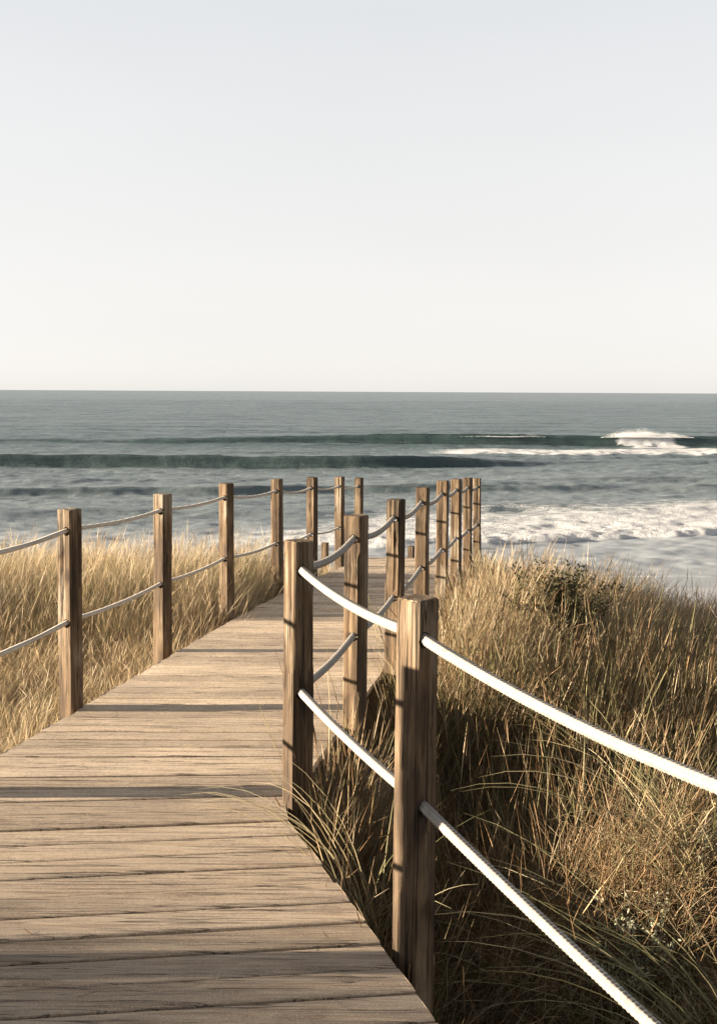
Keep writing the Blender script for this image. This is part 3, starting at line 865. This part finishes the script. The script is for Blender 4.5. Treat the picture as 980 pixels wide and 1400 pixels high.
tuft('grass_tuft', (2.0, 5.2), 30, .85, 0, 175, 30, .35, 1.3, 26, 'pale arching tuft at the right edge above the upper thick rope', PALE)
tuft('grass_tuft', (.55, 2.75), 34, .60, 0, 60, 90, .3, .8, 27, 'dark green tuft in the deep shade right of the nearest post foot', GREENY)

M_LEAF = m_grass('shrub_leaf', .25)
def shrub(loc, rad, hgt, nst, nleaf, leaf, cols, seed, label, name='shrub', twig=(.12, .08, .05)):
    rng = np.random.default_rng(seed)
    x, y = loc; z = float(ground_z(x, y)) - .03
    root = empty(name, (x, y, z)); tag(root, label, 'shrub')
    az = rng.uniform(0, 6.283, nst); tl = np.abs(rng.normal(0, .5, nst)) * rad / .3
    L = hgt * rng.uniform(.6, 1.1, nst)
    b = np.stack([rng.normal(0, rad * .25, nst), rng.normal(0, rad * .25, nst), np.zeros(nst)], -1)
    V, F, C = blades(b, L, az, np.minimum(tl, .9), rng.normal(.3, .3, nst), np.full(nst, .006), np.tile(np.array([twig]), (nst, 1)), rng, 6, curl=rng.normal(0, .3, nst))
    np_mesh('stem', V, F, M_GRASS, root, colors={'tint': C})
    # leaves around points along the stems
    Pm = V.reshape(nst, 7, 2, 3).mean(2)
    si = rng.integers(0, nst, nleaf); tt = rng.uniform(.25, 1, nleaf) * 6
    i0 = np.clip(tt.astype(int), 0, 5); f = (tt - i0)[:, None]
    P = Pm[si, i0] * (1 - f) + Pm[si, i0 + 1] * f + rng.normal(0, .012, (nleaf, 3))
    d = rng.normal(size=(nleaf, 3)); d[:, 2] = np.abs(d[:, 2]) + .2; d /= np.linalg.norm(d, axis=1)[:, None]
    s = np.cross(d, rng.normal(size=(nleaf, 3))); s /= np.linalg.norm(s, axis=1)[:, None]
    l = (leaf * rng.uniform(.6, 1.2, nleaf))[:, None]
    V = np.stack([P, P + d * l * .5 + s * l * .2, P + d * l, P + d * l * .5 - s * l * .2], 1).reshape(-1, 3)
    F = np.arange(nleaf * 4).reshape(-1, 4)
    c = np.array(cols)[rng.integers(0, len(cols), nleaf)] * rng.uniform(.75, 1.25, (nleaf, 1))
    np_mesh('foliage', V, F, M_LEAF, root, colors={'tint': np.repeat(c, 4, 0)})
SILV = [(.30, .30, .20), (.38, .37, .26), (.24, .25, .15)]
DARKG = [(.045, .042, .022), (.065, .058, .03), (.09, .075, .04)]
shrub((.98, 3.52), .22, .34, 40, 2600, .020, SILV, 31, 'low silvery green shrub below the upper thick rope in the right hollow')
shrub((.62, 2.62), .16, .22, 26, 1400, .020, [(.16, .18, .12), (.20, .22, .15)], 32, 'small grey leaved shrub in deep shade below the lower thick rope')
shrub((1.35, 3.85), .24, .36, 40, 2400, .022, SILV + [(.4, .32, .2)], 33, 'pale feathery shrub among matted dead grass under the upper thick rope')
shrub(BUSHES[1], .36, .52, 80, 12000, .020, DARKG, 34, 'dark leafy shrub on the right skyline of the grass mound')
shrub(BUSHES[0], .22, .70, 110, 13000, .028, DARKG + [(.10, .10, .045)], 35, 'dark green bush in the middle of the grass mound skyline')
shrub(BUSHES[2], .28, .42, 60, 8000, .020, DARKG + [(.10, .10, .045)], 36, 'dark low bush at the right edge where the mound meets the beach')

# dry bits blown onto the boards
def litter():
    rng = np.random.default_rng(77); n = 230
    y = rng.uniform(2.3, 9, n) ** 1.0; u = rng.random(n) ** .8
    x = edge_l(y) + .05 + (edge_r(y) - edge_l(y) - .1) * u
    b = np.stack([x, y, deck_z(y) + .003], -1)
    V, F, C = blades(b, rng.uniform(.02, .09, n), rng.uniform(0, 6.28, n), np.full(n, 1.45), rng.normal(.12, .15, n), rng.uniform(.0015, .003, n), pal(n, (1, .1, .4), rng), rng, 4)
    V[:, 2] = np.maximum(V[:, 2], deck_z(V[:, 1]) + .0025)
    tag(np_mesh('grass_litter', V, F, M_GRASS, colors={'tint': C}), 'scattered dry grass bits lying on the boards', 'litter', kind='stuff')
litter()

# ------------------------------------------------------------------ light
sun_dir = Vector((-math.cos(R(SUN_EL)), SUN_Y, math.sin(R(SUN_EL)))).normalized()   # towards the sun
sl = bpy.data.lights.new('sun', 'SUN'); sl.energy = 5.0; sl.angle = R(.5); sl.color = (1.0, .845, .65)
so = bpy.data.objects.new('sun', sl); COL.objects.link(so)
so.rotation_euler = sun_dir.to_track_quat('Z', 'Y').to_euler()
so.location = (-20, 0, 10)

w = bpy.data.worlds.new('World'); SC.world = w; w.use_nodes = True
nt = w.node_tree; nt.nodes.clear()
out = nt.nodes.new('ShaderNodeOutputWorld'); bg = nt.nodes.new('ShaderNodeBackground')
sky = nt.nodes.new('ShaderNodeTexSky'); sky.sky_type = 'NISHITA'; sky.sun_disc = False
sky.sun_elevation = R(SUN_EL)
sky.sun_rotation = math.atan2(sun_dir.x, sun_dir.y) % (2 * math.pi)
sky.altitude = 0; sky.air_density = 1.0; sky.dust_density = .6; sky.ozone_density = 1.2
hs = nt.nodes.new('ShaderNodeHueSaturation'); hs.inputs['Saturation'].default_value = .10; hs.inputs['Value'].default_value = .85
nt.links.new(sky.outputs[0], hs.inputs['Color'])
# thin bright evening veil: pale towards the horizon, thinning out overhead
tc = nt.nodes.new('ShaderNodeTexCoord'); sp = nt.nodes.new('ShaderNodeSeparateXYZ'); nt.links.new(tc.outputs['Generated'], sp.inputs[0])
rp = nt.nodes.new('ShaderNodeValToRGB'); els = rp.color_ramp.elements
K = 10.0 / 2 ** EXPOSURE
stops = [(.0, (.83, .800, .755)), (.05, (.835, .815, .78)), (.13, (.83, .82, .805)), (.25, (.80, .808, .812)), (.37, (.755, .78, .81)), (.55, (.36, .38, .42)), (1.0, (.15, .165, .195))]
while len(els) < len(stops): els.new(.5)
for e, (p, c) in zip(els, stops):
    e.position = p; e.color = (*c, 1)
nt.links.new(sp.outputs[2], rp.inputs[0])
sc_ = nt.nodes.new('ShaderNodeVectorMath'); sc_.operation = 'SCALE'; sc_.inputs['Scale'].default_value = K
nz = nt.nodes.new('ShaderNodeTexNoise'); nz.inputs['Scale'].default_value = 1.6; nz.inputs['Detail'].default_value = 4
mpn = nt.nodes.new('ShaderNodeMapping'); mpn.inputs['Scale'].default_value = (1, 1, 3.5); mpn.inputs['Rotation'].default_value = (0, R(9), 0)
nt.links.new(tc.outputs['Generated'], mpn.inputs[0]); nt.links.new(mpn.outputs[0], nz.inputs['Vector'])
nr = nt.nodes.new('ShaderNodeMapRange'); nr.inputs[1].default_value = .3; nr.inputs[2].default_value = .7; nr.inputs[3].default_value = .965; nr.inputs[4].default_value = 1.02
nt.links.new(nz.outputs[0], nr.inputs[0])
ml = nt.nodes.new('ShaderNodeVectorMath'); ml.operation = 'SCALE'; nt.links.new(rp.outputs[0], ml.inputs[0]); nt.links.new(nr.outputs[0], ml.inputs['Scale'])
nt.links.new(ml.outputs[0], sc_.inputs[0])
mx = nt.nodes.new('ShaderNodeMix'); mx.data_type = 'RGBA'; mx.inputs[0].default_value = .85
nt.links.new(hs.outputs[0], mx.inputs[6]); nt.links.new(sc_.outputs[0], mx.inputs[7]); nt.links.new(mx.outputs[2], bg.inputs[0])
bg.inputs[1].default_value = .10
nt.links.new(bg.outputs[0], out.inputs[0])

# ------------------------------------------------------------------ camera
cd = bpy.data.cameras.new('camera'); cam = bpy.data.objects.new('camera', cd); COL.objects.link(cam)
cd.lens = 36.0; cd.sensor_width = 36.0; cd.sensor_fit = 'AUTO'
cd.shift_y = -.0914
cd.clip_start = .05; cd.clip_end = 200000
cam.matrix_world = Matrix.Translation((0, 0, CAM_Z)) @ Matrix.Rotation(R(90 - 1.5), 4, 'X') @ Matrix.Rotation(R(.29), 4, 'Z')
SC.camera = cam

SC.view_settings.view_transform = 'Standard'; SC.view_settings.look = 'None'
SC.view_settings.gamma = 1.0; SC.view_settings.exposure = EXPOSURE
SC.view_settings.use_curve_mapping = False
SC.render.engine = 'CYCLES'
SC.cycles.max_bounces = 6; SC.cycles.diffuse_bounces = 3; SC.cycles.glossy_bounces = 3; SC.cycles.transmission_bounces = 3
SC.cycles.sample_clamp_indirect = 4
SC.cycles.use_denoising = True
